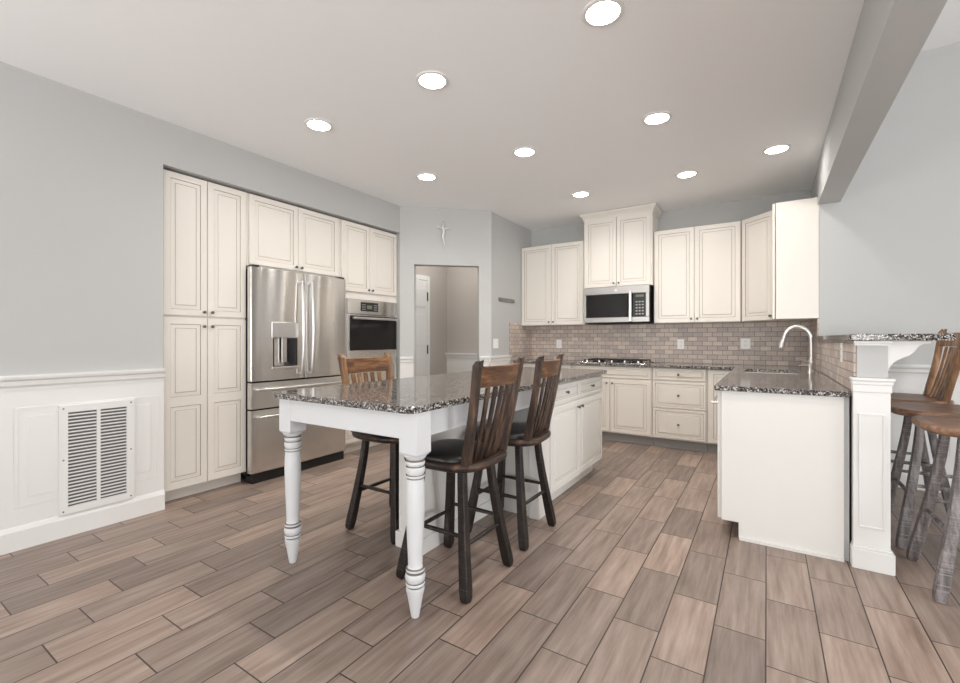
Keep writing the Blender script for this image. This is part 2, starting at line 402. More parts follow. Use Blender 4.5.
# knee wall under the raised bar, and the stone tile splashbacks
struct(MB().prism([(3.10, 0), (4.90, 0), (4.90, 1.194), (3.06, 1.194), (3.06, 1.001), (3.10, 1.001)], 'x', .400, .523), 'wall_knee', M['wall'])
struct(MB().box(-2.829, .384, YB - .012, YB, .9205, 1.3995), 'trim_7', M['tile'])
struct(MB().box(-2.829, -2.817, 5.09, YB - .012, .9205, 1.42), 'trim_8', M['tile'])
struct(MB().box(.373, .3845, 4.90, YB - .012, .9205, 1.3845), 'trim_9', M['tile'])
struct(MB().prism([(3.112, .9205), (4.897, .9205), (4.897, 1.194), (3.075, 1.194), (3.075, 1.005), (3.112, 1.005)], 'x', .388, .3995), 'trim_10', M['tile'])

# ------------------------------------------------------------------ cabinet parts
FRAME = .046
def slab(mb, x0, x1, z0, z1, th=.020, panels=None, fw=FRAME):
    """raised-panel door or drawer front; front at y = -th, back at y = 0"""
    c = .003
    if panels is None: panels = [(x0 + fw, x1 - fw, z0 + fw, z1 - fw)]
    y = -th
    # edge faces
    def ring(a, b, ya, yb, mi=0):
        (p0, p1, q0, q1), (r0, r1, s0, s1) = a, b
        A_ = [(p0, ya, q0), (p1, ya, q0), (p1, ya, q1), (p0, ya, q1)]; B_ = [(r0, yb, s0), (r1, yb, s0), (r1, yb, s1), (r0, yb, s1)]
        for i in range(4): mb.quad([A_[i], A_[(i + 1) % 4], B_[(i + 1) % 4], B_[i]], mi)
    O = (x0, x1, z0, z1); Oi = (x0 + c, x1 - c, z0 + c, z1 - c)
    mb.quad([(x0, 0, z0), (x1, 0, z0), (x1, 0, z1), (x0, 0, z1)])
    ring(O, O, 0, y + c); ring(O, Oi, y + c, y)
    # frame face: stiles, rails
    a, b = panels[0][0], panels[0][1]
    mb.quad([(Oi[0], y, Oi[2]), (a, y, Oi[2]), (a, y, Oi[3]), (Oi[0], y, Oi[3])])
    mb.quad([(b, y, Oi[2]), (Oi[1], y, Oi[2]), (Oi[1], y, Oi[3]), (b, y, Oi[3])])
    zs = [Oi[2]]
    for p in sorted(panels, key=lambda p: p[2]): zs += [p[2], p[3]]
    zs.append(Oi[3])
    for i in range(0, len(zs), 2): mb.quad([(a, y, zs[i]), (b, y, zs[i]), (b, y, zs[i + 1]), (a, y, zs[i + 1])])
    for p in panels:
        ins = lambda k: (p[0] + k, p[1] - k, p[2] + k, p[3] - k)
        w = min(p[1] - p[0], p[3] - p[2]); k = min(.030, w * .16)
        ring(p, ins(.0035), y, y + .006, 1); ring(ins(.0035), ins(k), y + .006, y + .004)
        ring(ins(k), ins(k + .003), y + .004, y + .006, 1); ring(ins(k + .003), ins(k + .006), y + .006, y + .001)
        f = ins(k + .006); mb.quad([(f[0], y + .001, f[2]), (f[1], y + .001, f[2]), (f[1], y + .001, f[3]), (f[0], y + .001, f[3])])
def knob_mb(x, z, y=-.020):
    return MB().lathe([(.006, 0), (.0055, -.010), (.011, -.016), (.0125, -.021), (.010, -.026), (0, -.030)], (x, y, z), 'y', 14)
def door(parent, x0, x1, z0, z1, mats, knob=None, panels=None, name='door', fw=FRAME, y0=0, label=None):
    m = MB(); slab(m, x0, x1, z0, z1, panels=panels, fw=fw)
    o = m.build(name, mats, parent, loc=(0, y0, 0))
    if knob: knob_mb(*knob).build('knob', M['knob'], o)
    return o
CAB = [M['cab'], M['glaze']]; CABW = [M['cabwhite'], M['glazelight']]
G = .0025

# ------------------------------------------------------------------ left niche: pantry, refrigerator, oven
XF = -3.67
t = thing('pantry_cabinet', 'tall cream pantry cabinet with four doors beside the refrigerator', 'cabinet', (XF, 0, 0), 90)
b_ = MB().box(1.437, 2.066, .001, .60, .10, 2.432)
b_.build('body', CAB[0], t)
MB().box(1.437, 2.066, .07, .55, 0, .0995).build('toe_kick', CAB[0], t)
xm = 1.757
for x0, x1, kx in ((1.455, xm - G, xm - .03), (xm + G, 2.062, xm + .03)):
    door(t, x0, x1, 1.378, 2.428, CAB, (kx, 1.41))
    door(t, x0, x1, .098, 1.364, CAB, (kx, 1.30), [(x0 + FRAME, x1 - FRAME, .155, .705), (x0 + FRAME, x1 - FRAME, .775, 1.315)])
t = thing('wall_cabinet', 'cream two-door cabinet directly above the steel refrigerator', 'cabinet', (XF, 0, 0), 90)
MB().box(2.070, 3.040, .001, .60, 1.822, 2.432).build('body', CAB[0], t)
for x0, x1, kx in ((2.092, 2.551, 2.525), (2.556, 3.012, 2.582)): door(t, x0, x1, 1.836, 2.428, CAB, (kx, 1.866))
t = thing('oven_cabinet', 'tall cream cabinet housing the built-in oven', 'cabinet', (XF, 0, 0), 90)
o = MB(); o.box(3.043, 3.875, .001, .60, 1.632, 2.432).box(3.043, 3.875, .001, .60, .10, .66).box(3.043, 3.122, .001, .60, .66, 1.632).box(3.845, 3.875, .001, .60, .66, 1.632)
o.build('body', CAB[0], t)
MB().box(3.043, 3.875, .07, .55, 0, .0995).build('toe_kick', CAB[0], t)
for x0, x1, kx in ((3.058, 3.436, 3.41), (3.441, 3.858, 3.467)): door(t, x0, x1, 1.705, 2.428, CAB, (kx, 1.735))
door(t, 3.058, 3.858, .12, .37, CAB, (3.45, .245), name='drawer'); door(t, 3.058, 3.858, .385, .64, CAB, (3.45, .51), name='drawer')

# oven
t = thing('wall_oven', 'built-in stainless oven with black glass door right of the refrigerator', 'oven', (XF, 0, 0), 90)
x0, x1 = 3.124, 3.843
MB().box(x0, x1, -.012, .5, .662, 1.630).build('body', M['steel'], t, .003)
pn_ = MB().box(x0 + .003, x1 - .003, -.030, -.012, 1.472, 1.626).build('control_panel', M['steel'], t, .004)
MB().box(3.30, 3.55, -.033, -.030, 1.505, 1.600).build('display', M['black'], pn_)
for i in range(3):
    for j in range(3):
        for bx in (3.315, 3.485): MB().box(bx + i * .018, bx + i * .018 + .010, -.0345, -.033, 1.520 + j * .024, 1.530 + j * .024).build('key', M['print'], pn_)
MB().box(3.385, 3.455, -.0345, -.033, 1.53, 1.57).build('screen', M['display'], pn_)
dr = MB().box(x0 + .003, x1 - .003, -.040, -.012, .675, 1.462).build('oven_door', M['steel'], t, .005)
MB().box(x0 + .014, x1 - .014, -.0435, -.040, 1.085, 1.452).build('oven_window', M['glass'], dr)
h = MB().tube([(x0 + .04, -.085, 1.425), (x1 - .04, -.085, 1.425)], .014)
for hx in (x0 + .06, x1 - .06): h.tube([(hx, -.040, 1.425), (hx, -.085, 1.425)], .010)
h.build('handle', M['chrome'], dr)
MB().lathe([(.016, -.040), (.016, -.043), (0, -.043)], ((x0 + x1) / 2, 0, .865), 'y', 16).build('badge', M['chrome'], dr)

# refrigerator (french doors, two drawers)
t = thing('refrigerator', 'stainless french-door refrigerator with water dispenser and two drawers', 'refrigerator', (-3.56, 0, 0), 90)
fx0, fx1 = 2.050, 3.030; fm = 2.555
MB().box(fx0 + .026, fx1 - .004, .052, .70, .05, 1.795).build('body', M['black'], t, .004)
MB().box(fx0 + .026, fx1 - .01, .02, .12, .0, .075).build('base_grille', M['black'], t)
MB().box(fx0 + .03, fx0 + .08, .012, .10, 1.7955, 1.822).build('hinge_cover', M['black'], t)
MB().box(fx1 - .07, fx1 - .01, .012, .10, 1.803, 1.822).build('hinge_cover', M['black'], t)
def bulged(x0, x1, z0, z1, yb, th, bulge, hole=None, c=.006, hd=.05):
    m = MB(); n = 16
    us = [x0] + [x0 + c + (x1 - x0 - 2 * c) * i / n for i in range(n + 1)] + [x1]
    zs = [z0, z0 + c * .4, z1 - c * .4, z1]
    if hole: us = sorted(set(us + [hole[0], hole[1]])); zs = sorted(set(zs + [hole[2], hole[3]]))
    def yf(u):
        k = 2 * (u - x0) / (x1 - x0) - 1; e = min(u - x0, x1 - u)
        return yb - th - bulge * (1 - k * k) + (c if e < 1e-6 else 0)
    def inh(u0, u1, q0, q1): return hole and u0 >= hole[0] - 1e-6 and u1 <= hole[1] + 1e-6 and q0 >= hole[2] - 1e-6 and q1 <= hole[3] + 1e-6
    for i in range(len(us) - 1):
        for j in range(len(zs) - 1):
            if inh(us[i], us[i + 1], zs[j], zs[j + 1]): continue
            m.quad([(us[i], yf(us[i]), zs[j]), (us[i + 1], yf(us[i + 1]), zs[j]), (us[i + 1], yf(us[i + 1]), zs[j + 1]), (us[i], yf(us[i]), zs[j + 1])], sm=True)
    for i in range(len(us) - 1):
        for z in (z0, z1): m.quad([(us[i], yf(us[i]), z), (us[i + 1], yf(us[i + 1]), z), (us[i + 1], yb, z), (us[i], yb, z)])
    for j in range(len(zs) - 1):
        for u in (x0, x1): m.quad([(u, yf(u), zs[j]), (u, yf(u), zs[j + 1]), (u, yb, zs[j + 1]), (u, yb, zs[j])])
    m.quad([(x0, yb, z0), (x1, yb, z0), (x1, yb, z1), (x0, yb, z1)])
    return m, yf
def tube_handle(parent, pts, r=.011):
    return MB().tube(pts, r, up=(1, 0, 0) if abs(pts[0][0] - pts[-1][0]) < .01 else (0, 0, 1)).build('handle', M['chrome'], parent)
hole = (2.235, 2.475, .965, 1.215)
m, yf = bulged(fx0, fm - .003, .852, 1.802, .05, .05, .016, hole)
ld = m.build('french_door', M['steel'], t)
cv = MB()  # dispenser cavity
hy = yf(2.35) + .085
cv.quad([(hole[0], hy, hole[2]), (hole[1], hy, hole[2]), (hole[1], hy, hole[3]), (hole[0], hy, hole[3])])
for hx in hole[:2]: cv.quad([(hx, yf(hx), hole[2]), (hx, hy, hole[2]), (hx, hy, hole[3]), (hx, yf(hx), hole[3])])
for hz in hole[2:]: cv.quad([(hole[0], yf(hole[0]), hz), (hole[1], yf(hole[1]), hz), (hole[1], hy, hz), (hole[0], hy, hz)])
cv.build('dispenser_cavity', M['steel'], ld)
MB().box(2.235, 2.258, yf(2.24) + .02, hy - .002, .97, 1.21).build('cavity_wall', M['black'], ld)
MB().box(2.405, 2.473, yf(2.44) + .02, hy - .002, .97, 1.21).build('cavity_wall', M['black'], ld)
MB().box(2.345, 2.385, yf(2.35) + .03, yf(2.35) + .05, 1.0, 1.214).build('paddle', M['chrome'], ld)
MB().box(2.224, 2.486, yf(2.35) - .0015, yf(2.35) + .012, 1.216, 1.352).build('dispenser_panel', M['chrome'], ld, .004)
MB().box(2.224, 2.486, yf(2.35) - .008, yf(2.35) + .02, .945, .965).build('drip_tray', M['chrome'], ld, .003)
m, yf2 = bulged(fm + .003, fx1, .852, 1.802, .05, .05, .016)
rd = m.build('french_door', M['steel'], t)
def bow(x, y):
    pts = [(x, y + .045, .905)]
    for i in range(13):
        k = i / 12; pts.append((x, y - .022 * math.sin(math.pi * k) - .012, .890 + .83 * k))
    pts.append((x, y + .045, 1.705)); return pts
tube_handle(ld, bow(2.505, yf(2.505) - .02), .013); tube_handle(rd, bow(2.607, yf2(2.607) - .02), .013)
MB().box(2.599, 2.615, yf2(2.607) - .062, yf2(2.607) - .054, 1.25, 1.29).build('handle_badge', M['black'], rd)
MB().lathe([(.012, 0), (.012, -.002), (0, -.002)], (2.86, yf2(2.86) + .0005, 1.36), 'y', 16).build('badge', M['chrome'], rd)
for z0, z1, nm in ((.622, .838, 'drawer'), (.092, .610, 'drawer')):
    m, yf3 = bulged(fx0, fx1, z0, z1, .05, .05, .016)
    dw = m.build(nm, M['steel'], t)
    zh = z1 - .055; pts = [(fx0 + .05, yf3(fx0 + .05) + .002, zh)] + [(fx0 + .05 + (fx1 - fx0 - .1) * i / 14, yf3(fx0 + .05 + (fx1 - fx0 - .1) * i / 14) - .048, zh) for i in range(15)] + [(fx1 - .05, yf3(fx1 - .05) + .002, zh)]
    tube_handle(dw, pts, .012)

# ------------------------------------------------------------------ back wall upper cabinets
YU = 5.42
def wall_cab(label, x0, x1, z0, z1, xs, kz, y=YU, bx=None):
    t = thing('wall_cabinet', label, 'cabinet', (0, y + .02, 0), 0)
    MB().box(x0, x1, 0.001, YB - y - .022, z0, z1).build('body', CAB[0], t)
    for i, (p, q, kx) in enumerate(xs): door(t, p, q, z0 + .004, z1 - .004, CAB, (kx, kz))
    return t
wall_cab('cream wall cabinet in the left corner of the back wall, beside the range hood microwave', -2.826, -1.928, 1.388, 2.452, [(-2.822, -2.383, -2.41), (-2.378, -1.945, -2.35)], 1.43)
YC = 5.355
t = wall_cab('taller crowned cream cabinet above the microwave', -1.920, -1.108, 1.832, 2.665, [(-1.905, -1.515, -1.543), (-1.510, -1.125, -1.482)], 1.875, YC)
cr = [(0, 2.665), (-.006, 2.665), (-.010, 2.685), (-.024, 2.712), (-.042, 2.735), (-.045, 2.752), (0, 2.752)]
c = MB()
xa, xb, ya, yb_ = -1.920, -1.108, 0, YB - YC - .03
n = len(cr); rings = []
for px_, py_, sx, sy in ((xa, yb_, 1, 0), (xa, ya, 1, 1), (xb, ya, -1, 1), (xb, yb_, -1, 0)):
    rings.append([(px_ + d * sx, py_ + d * sy, z) for d, z in cr])
for r0, r1 in zip(rings, rings[1:]):
    for i in range(n - 1): c.quad([r0[i], r1[i], r1[i + 1], r0[i + 1]])
c.quad([r[-1] for r in rings]); c.quad([r[-2] for r in rings]); c.quad(rings[0]); c.quad(rings[-1])
c.build('crown_moulding', CAB, t)
wall_cab('cream two-door wall cabinet right of the microwave', -1.104, -.229, 1.388, 2.452, [(-1.096, -.678, -.706), (-.673, -.236, -.645)], 1.43)
# diagonal corner cabinet
t = thing('corner_wall_cabinet', 'cream diagonal corner wall cabinet with a single door', 'cabinet', (-.225, YU, 0), -45)
c = MB().prism([(-.224, YU + .022), (.066 - .022, 5.155), (.383, 5.155), (.383, YB - .002), (-.224, YB - .002)], 'z', 1.388, 2.452)
b_ = c.xform(Matrix.Rotation(R(45), 4, 'Z') @ Matrix.Translation((.225, -YU, 0))).build('body', CAB[0], t)
door(t, .012, .402, 1.392, 2.448, CAB, (.372, 1.43), y0=.012)
t = thing('wall_cabinet', 'narrow cream end cabinet with plain side panel nearest the sink', 'cabinet', (.066, 5.13, 0), -90)
MB().box(0, .23, .001, .317, 1.388, 2.452).build('body', CAB[0], t, .0015)
door(t, .003, .227, 1.392, 2.448, CAB, (.03, 1.43), y0=-.005)

# microwave under the tall cabinet
t = thing('microwave', 'stainless over-the-range microwave with black glass door', 'microwave', (0, 5.33, 0), 0)
x0, x1, z0, z1 = -1.893, -1.131, 1.405, 1.828
MB().box(x0, x1, .02, .40, z0, z1).build('body', M['black'], t, .003)
MB().box(x0 + .02, x1 - .02, .05, .38, z0 - .012, z0).build('vent_base', M['darkgap'], t)
MB().box(x0, x1, -.006, .02, z1 - .085, z1).build('top_panel', M['steelsoft'], t, .003)
MB().box(x0, x1, -.006, .02, z0, z0 + .06).build('bottom_panel', M['steelsoft'], t, .003)
dd = MB().box(x0, x1 - .19, -.012, .018, z0 + .062, z1 - .087).build('door', M['glass'], t, .003)
MB().box(x0, x0 + .02, -.015, -.012, z0 + .062, z1 - .087).build('door_edge', M['steelsoft'], dd)
MB().box(x1 - .225, x1 - .192, -.040, -.012, z0 + .005, z1 - .06).build('handle', M['chrome'], dd, .008, 3)
cp = MB().box(x1 - .185, x1, -.012, .018, z0 + .062, z1 - .087).build('control_panel', M['black'], t, .003)
MB().box(x1 - .035, x1, -.015, -.012, z0 + .062, z1 - .087).build('panel_edge', M['steelsoft'], cp)
MB().box(x1 - .15, x1 - .06, -.0135, -.012, z1 - .135, z1 - .108).build('screen', M['display'], cp)
for i in range(3):
    for j in range(5): MB().box(x1 - .150 + i * .034, x1 - .128 + i * .034, -.0135, -.012, z0 + .085 + j * .035, z0 + .100 + j * .035).build('key', M['print'], cp)
MB().lathe([(.017, -.006), (.017, -.009), (0, -.009)], ((x0 + x1) / 2, 0, z1 - .043), 'y', 16).build('badge', M['chrome'], t)

# ------------------------------------------------------------------ back wall base cabinets
YD = 5.235
def base_cab(label, x0, x1, y=YD):
    t = thing('base_cabinet', label, 'cabinet', (0, y, 0), 0)
    MB().box(x0, x1, .001, YB - y - .015, .105, .889).build('body', CAB[0], t)
    MB().box(x0, x1, .055, .40, 0, .1045).build('toe_kick', M['toe'], t)
    return t
t = base_cab('cream base cabinet under the back counter, in the corner behind the island', -2.826, -2.02)
for x0, x1, kx in ((-2.77, -2.40, -2.43), (-2.395, -2.03, -2.365)):
    door(t, x0, x1, .118, .732, CAB, (kx, .69)); door(t, x0, x1, .752, .882, CAB, ((x0 + x1) / 2, .817), name='drawer', fw=.022)
t = base_cab('cream two-door base cabinet below the cooktop', -2.016, -1.082)
door(t, -2.008, -1.092, .752, .882, CAB, None, name='drawer_front', fw=.022)
for x0, x1, kx in ((-2.008, -1.553, -1.583), (-1.547, -1.092, -1.517)): door(t, x0, x1, .118, .735, CAB, (kx, .69))
t = base_cab('cream three-drawer base cabinet right of the cooktop', -1.078, -.532)
for z0, z1 in ((.118, .436), (.448, .738), (.756, .884)): door(t, -1.070, -.540, z0, z1, CAB, (-.805, (z0 + z1) / 2), name='drawer', fw=.022)
t = base_cab('narrow cream base cabinet at the inside corner near the peninsula', -.528, -.236)
door(t, -.515, -.245, .118, .884, CAB, (-.275, .84))

# peninsula (sink run) : doors face the island, plain end panel faces the room
t = thing('peninsula_cabinet', 'white sink peninsula cabinet with plain end panel towards the room', 'cabinet', (-.238, 0, 0), -90)
MB().box(-5.2, -3.112, .001, .600, .105, .889).build('body', CABW[0], t)
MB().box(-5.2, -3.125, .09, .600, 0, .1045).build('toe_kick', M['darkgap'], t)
MB().prism([(.003, .100), (.094, .100), (.094, .004), (.588, .004), (.588, .889), (.003, .889)], 'x', -3.108, -3.090).build('end_panel', CABW[0], t, .0015)
MB().box(-3.111, -3.104, .5885, .612, 0, .889).build('filler_strip', M['wall'], t)
MB().box(-3.092, -3.078, .098, .588, 0, .016).build('shoe_moulding', CABW[0], t)
xx = [-5.19, -4.90, -4.35, -3.74, -3.113]
for i in range(4):
    f = door(t, xx[i] + .003, xx[i + 1] - .003, .100, .735 if i < 3 else .885, CABW, ((xx[i] + xx[i + 1]) / 2, .70) if i < 3 else None)
    if i == 3:
        MB().tube([(-3.66, -.020, .80), (-3.66, -.055, .80), (-3.19, -.055, .80), (-3.19, -.020, .80)], .007).build('handle', M['chrome'], f)
    else: door(t, xx[i] + .003, xx[i + 1] - .003, .742, .885, CABW, ((xx[i] + xx[i + 1]) / 2, .81), name='drawer', fw=.022)

# L-shaped granite counter with sink cut-out
CZ0, CZ1 = .890, .920
SX0, SX1, SY0, SY1 = -.165, .225, 4.40, 4.97
c = MB()
def cbox(x0, x1, y0, y1): c.box(x0, x1, y0, y1, CZ0, CZ1)
cells_x = [-2.828, -.272, SX0, SX1, .371, .387]; cells_y = [3.060, 3.105, SY0, SY1, 5.185, YB - .013]
bm_v = {}
for i in range(5):
    for j in range(5):
        if i == 0 and j < 4: continue
        if i == 2 and j == 2: continue
        if i == 4 and j == 0: continue
        if i == 4 and j >= 3: continue
        for z in (CZ0, CZ1): c.quad([(cells_x[i], cells_y[j], z), (cells_x[i + 1], cells_y[j], z), (cells_x[i + 1], cells_y[j + 1], z), (cells_x[i], cells_y[j + 1], z)])
have = lambda i, j: 0 <= i < 5 and 0 <= j < 5 and not ((i == 0 and j < 4) or (i == 2 and j == 2) or (i == 4 and j == 0) or (i == 4 and j >= 3))
for i in range(5):
    for j in range(5):
        if not have(i, j): continue
        X0, X1, Y0, Y1 = cells_x[i], cells_x[i + 1], cells_y[j], cells_y[j + 1]
        for di, dj, p, q in ((-1, 0, (X0, Y0), (X0, Y1)), (1, 0, (X1, Y0), (X1, Y1)), (0, -1, (X0, Y0), (X1, Y0)), (0, 1, (X0, Y1), (X1, Y1))):
            if not have(i + di, j + dj): c.quad([(p[0], p[1], CZ0), (q[0], q[1], CZ0), (q[0], q[1], CZ1), (p[0], p[1], CZ1)])
o = c.build('countertop', M['granite'], None, .004); tag(o, 'L-shaped speckled granite counter along the back wall and sink peninsula', 'countertop')
# sink
t = thing('sink', 'undermount steel sink basin set in the granite peninsula', 'sink', (0, 0, 0))
s = MB(); sx0, sx1, sy0, sy1, sz = SX0 + .001, SX1 - .001, SY0 + .001, SY1 - .001, .70
for a, b2 in (((sx0, sy0), (sx1, sy0)), ((sx1, sy0), (sx1, sy1)), ((sx1, sy1), (sx0, sy1)), ((sx0, sy1), (sx0, sy0))):
    s.quad([(a[0], a[1], sz), (b2[0], b2[1], sz), (b2[0], b2[1], .8885), (a[0], a[1], .8885)])
s.quad([(sx0, sy0, sz), (sx1, sy0, sz), (sx1, sy1, sz), (sx0, sy1, sz)])
s.build('basin', M['steel'], t); MB().lathe([(.04, sz + .001), (.038, sz + .004), (0, sz + .004)], (.03, 4.68, 0)).build('drain', M['chrome'], t)
# faucet
t = thing('faucet', 'tall gooseneck nickel faucet with pull-down spout at the sink', 'faucet', (.318, 4.74, .92))
MB().lathe([(.028, 0), (.028, .008), (.020, .018), (.018, .06), (.021, .066), (.021, .10), (.016, .115)], seg=20).build('base', M['chrome'], t)
arc = [(0, 0, .10), (0, 0, .27)] + [(-.098 + .098 * math.cos(a), 0, .27 + .122 * math.sin(a)) for a in [math.pi * .94 * i / 16 for i in range(1, 17)]]
MB().tube(arc, .0155, up=(0, 1, 0)).build('spout', M['chrome'], t)
e = Vector(arc[-1]); dn = (Vector(arc[-1]) - Vector(arc[-2])).normalized()
MB().tube([e - dn * .012, e + dn * .01, e + dn * .045, e + dn * .075, e + dn * .092], [.018, .018, .022, .028, .024], up=(0, 1, 0)).build('spray_head', M['chrome'], t)
MB().tube([(-.012, -.01, .085), (-.04, -.02, .092), (-.085, -.035, .112), (-.10, -.04, .12)], [.010, .009, .007, .009], up=(0, 1, 0)).build('lever', M['chrome'], t)
t = thing('soap_dispenser', 'small nickel soap pump standing beside the faucet', 'dispenser', (.30, 4.60, .92))
MB().lathe([(.018, 0), (.018, .006), (.011, .012), (.010, .05), (.014, .055), (.012, .07), (0, .072)], seg=16).build('pump', M['chrome'], t)
MB().tube([(0, 0, .06), (-.05, -.01, .068), (-.075, -.015, .06)], .006, up=(0, 1, 0)).build('nozzle', M['chrome'], t)

# cooktop
t = thing('cooktop', 'black gas cooktop with grates set in the back counter', 'cooktop', (-1.53, 5.46, .9205))
MB().box(-.375, .375, -.255, .255, 0, .008).build('base', M['steel'], t, .003)
MB().box(-.36, .36, -.24, .24, .008, .011).build('glass_top', M['glass'], t)
for gx in (-.235, 0, .235):
    g = MB()
    for yy in (-.21, -.07, .07, .21): g.box(gx - .108, gx + .108, yy - .006, yy + .006, .030, .040)
    for xx_ in (-.10, 0, .10): g.box(gx + xx_ - .006, gx + xx_ + .006, -.216, .216, .030, .040)
    for xx_ in (-.10, .10):
        for yy in (-.205, .205): g.box(gx + xx_ - .007, gx + xx_ + .007, yy - .007, yy + .007, .011, .030)
    g.build('grate', M['black'], t)
    for yy in (-.11, .11): MB().lathe([(.035, .011), (.035, .02), (.02, .026), (0, .026)], (gx, yy, 0), seg=16).build('burner', M['black'], t)
for i in range(5): MB().lathe([(.017, .011), (.015, .034), (0, .035)], (.348 if False else -.30 + i * .15, -.235, 0), seg=12).build('control_knob', M['steel'], t)

# ------------------------------------------------------------------ island with table extension
t = thing('kitchen_island', 'white kitchen island with drawers, doors and turned-leg table end', 'island', (-1.70, 2.75, 0))
def isl(m): return m.xform(Matrix.Translation((1.70, -2.75, 0)))
isl(MB().box(-2.12, -1.288, 2.70, 4.045, .10, .889)).build('body', CABW[0], t, .002)
isl(MB().box(-2.05, -1.345, 2.72, 3.985, 0, .0995)).build('toe_kick', CABW[0], t)
isl(MB().box(-1.345, -1.272, 2.692, 2.865, 0, .889)).build('pilaster', CABW[0], t, .003)
isl(MB().box(-1.80, -1.62, 1.92, 2.699, 0, .889)).build('pedestal', CABW[0], t, .002)
isl(MB().box(-1.815, -1.605, 1.905, 2.699, 0, .09)).build('pedestal_base', CABW[0], t, .004)
fp = bpy.data.objects.new('front_frame', None)
COL.objects.link(fp); fp.parent = t; fp.location = (-1.288 + 1.70, -2.75, 0); fp.rotation_euler = (0, 0, R(90))
ym = 3.435
def idoor(x0, x1, z0, z1, knob, name, fw=FRAME):
    m = MB(); slab(m, x0, x1, z0, z1, fw=fw)
    T = Matrix.Translation((-1.288 + 1.70, -2.75, 0)) @ Matrix.Rotation(R(90), 4, 'Z')
    o = m.xform(T).build(name, CABW, t); knob_mb(*knob).xform(T).build('knob', M['knob'], o)
bpy.data.objects.remove(fp)
idoor(2.885, ym - .004, .735, .872, ((2.885 + ym) / 2, .805), 'drawer', .024); idoor(ym + .004, 4.030, .735, .872, ((4.030 + ym) / 2, .805), 'drawer', .024)
idoor(2.885, ym - .003, .115, .715, (ym - .035, .665), 'door'); idoor(ym + .003, 4.030, .115, .715, (ym + .035, .665), 'door')
# table aprons
isl(MB().box(-2.104, -1.325, 1.425, 1.452, .772, .889)).build('apron', M['table'], t, .002)
isl(MB().box(-1.290, -1.262, 1.52, 2.699, .772, .889)).build('apron', M['table'], t, .002)
isl(MB().box(-2.172, -2.144, 1.52, 2.699, .772, .889)).build('apron', M['table'], t, .002)
PR = [(.0, 0), (.017, 0), (.020, .012), (.026, .05), (.034, .095), (.040, .118), (.040, .128), (.034, .132), (.034, .136), (.040, .140), (.042, .146), (.040, .152), (.036, .155), (.041, .162), (.0445, .178), (.041, .194), (.036, .199), (.041, .204), (.041, .213), (.034, .217), (.031, .225),
      (.033, .27), (.0385, .40), (.0415, .50), (.0405, .565), (.037, .600), (.037, .604), (.041, .608), (.041, .616), (.037, .619), (.041, .628), (.043, .640), (.041, .652), (.036, .656), (.041, .662), (.0425, .669), (.041, .676), (.038, .679), (.038, .684), (.046, .692), (.050, .70)]
for lx in (-2.150, -1.282):
    m = MB().lathe(PR, (lx, 1.470, 0), seg=28, groove=((.131, .138), (.153, .158), (.196, .2015), (.214, .2165), (.601, .6055), (.6170, .6200), (.654, .658), (.677, .685))); m.box(lx - .048, lx + .048, 1.422, 1.518, .715, .889)
    # rounded shoulder under the block
    m.prism([(lx - .048, 1.422), (lx + .048, 1.422), (lx + .048, 1.518), (lx - .048, 1.518)], 'z', .712, .715)
    k = len(m.v); sq = [(lx - .048, 1.422), (lx + .048, 1.422), (lx + .048, 1.518), (lx - .048, 1.518)]
    for i in range(4):
        a, b2 = sq[i], sq[(i + 1) % 4]; q = lambda p: (lx + (p[0] - lx) * .80, 1.470 + (p[1] - 1.470) * .80)
        m.quad([(a[0], a[1], .712), (b2[0], b2[1], .712), (*q(b2), .700), (*q(a), .700)])
    isl(m).build('table_leg', [M['table'], M['leggroove']], t)
# granite top with rounded corners
def rrect(x0, x1, y0, y1, r, n=7):
    p = []
    for cx, cy, a0 in ((x1 - r, y0 + r, -90), (x1 - r, y1 - r, 0), (x0 + r, y1 - r, 90), (x0 + r, y0 + r, 180)):
        for i in range(n + 1):
            a = R(a0 + 90 * i / n); p.append((cx + r * math.cos(a), cy + r * math.sin(a)))
    return p
o = MB().prism(rrect(-2.222, -1.228, 1.382, 4.085, .05), 'z', .890, .920).build('countertop', M['granite'], None, .004, 3)
tag(o, 'long speckled granite top of the island and its table end', 'countertop')

# ------------------------------------------------------------------ raised bar, end post, corbel
t = thing('end_post', 'square white panelled post at the end of the raised bar', 'post', (.457, 3.11, 0))
def pst(m): return m.xform(Matrix.Translation((-.457, -3.11, 0)))
m = MB(); m.box(.383, .531, 3.046, 3.099, .118, .925)
pst(m).build('shaft', M['trim'], t, .002)
m = MB(); panel_ring(m.xform(Matrix()), 0, .105, 0, .60, .009, .004)
m.xform(Matrix.Translation((.4045, 3.046, .215))); pst(m).build('panel_moulding', M['trim'], t, .002)
m = MB().box(.375, .547, 3.030, 3.099, 0, .105); k = [(.375, 3.030), (.547, 3.030), (.547, 3.099), (.375, 3.099)]
m.box(.379, .539, 3.037, 3.099, .105, .118); pst(m).build('base', M['trim'], t, .004)
m = MB().box(.380, .536, 3.040, 3.099, .925, .965).box(.377, .541, 3.035, 3.099, .965, .985).box(.373, .547, 3.028, 3.099, .985, 1.0)
pst(m).build('cap', M['trim'], t, .003)
m = MB().box(.389, .532, 3.050, 3.0595, 1.168, 1.178).box(.385, .538, 3.044, 3.0595, 1.178, 1.194)
pst(m).build('bed_moulding', M['trim'], t, .002)
o = MB().prism(rrect(.362, .762, 3.015, 4.895, .02, 3), 'z', 1.195, 1.229).build('bar_counter', M['granite'], None, .004); tag(o, 'raised speckled granite bar top above the sink peninsula', 'counter')
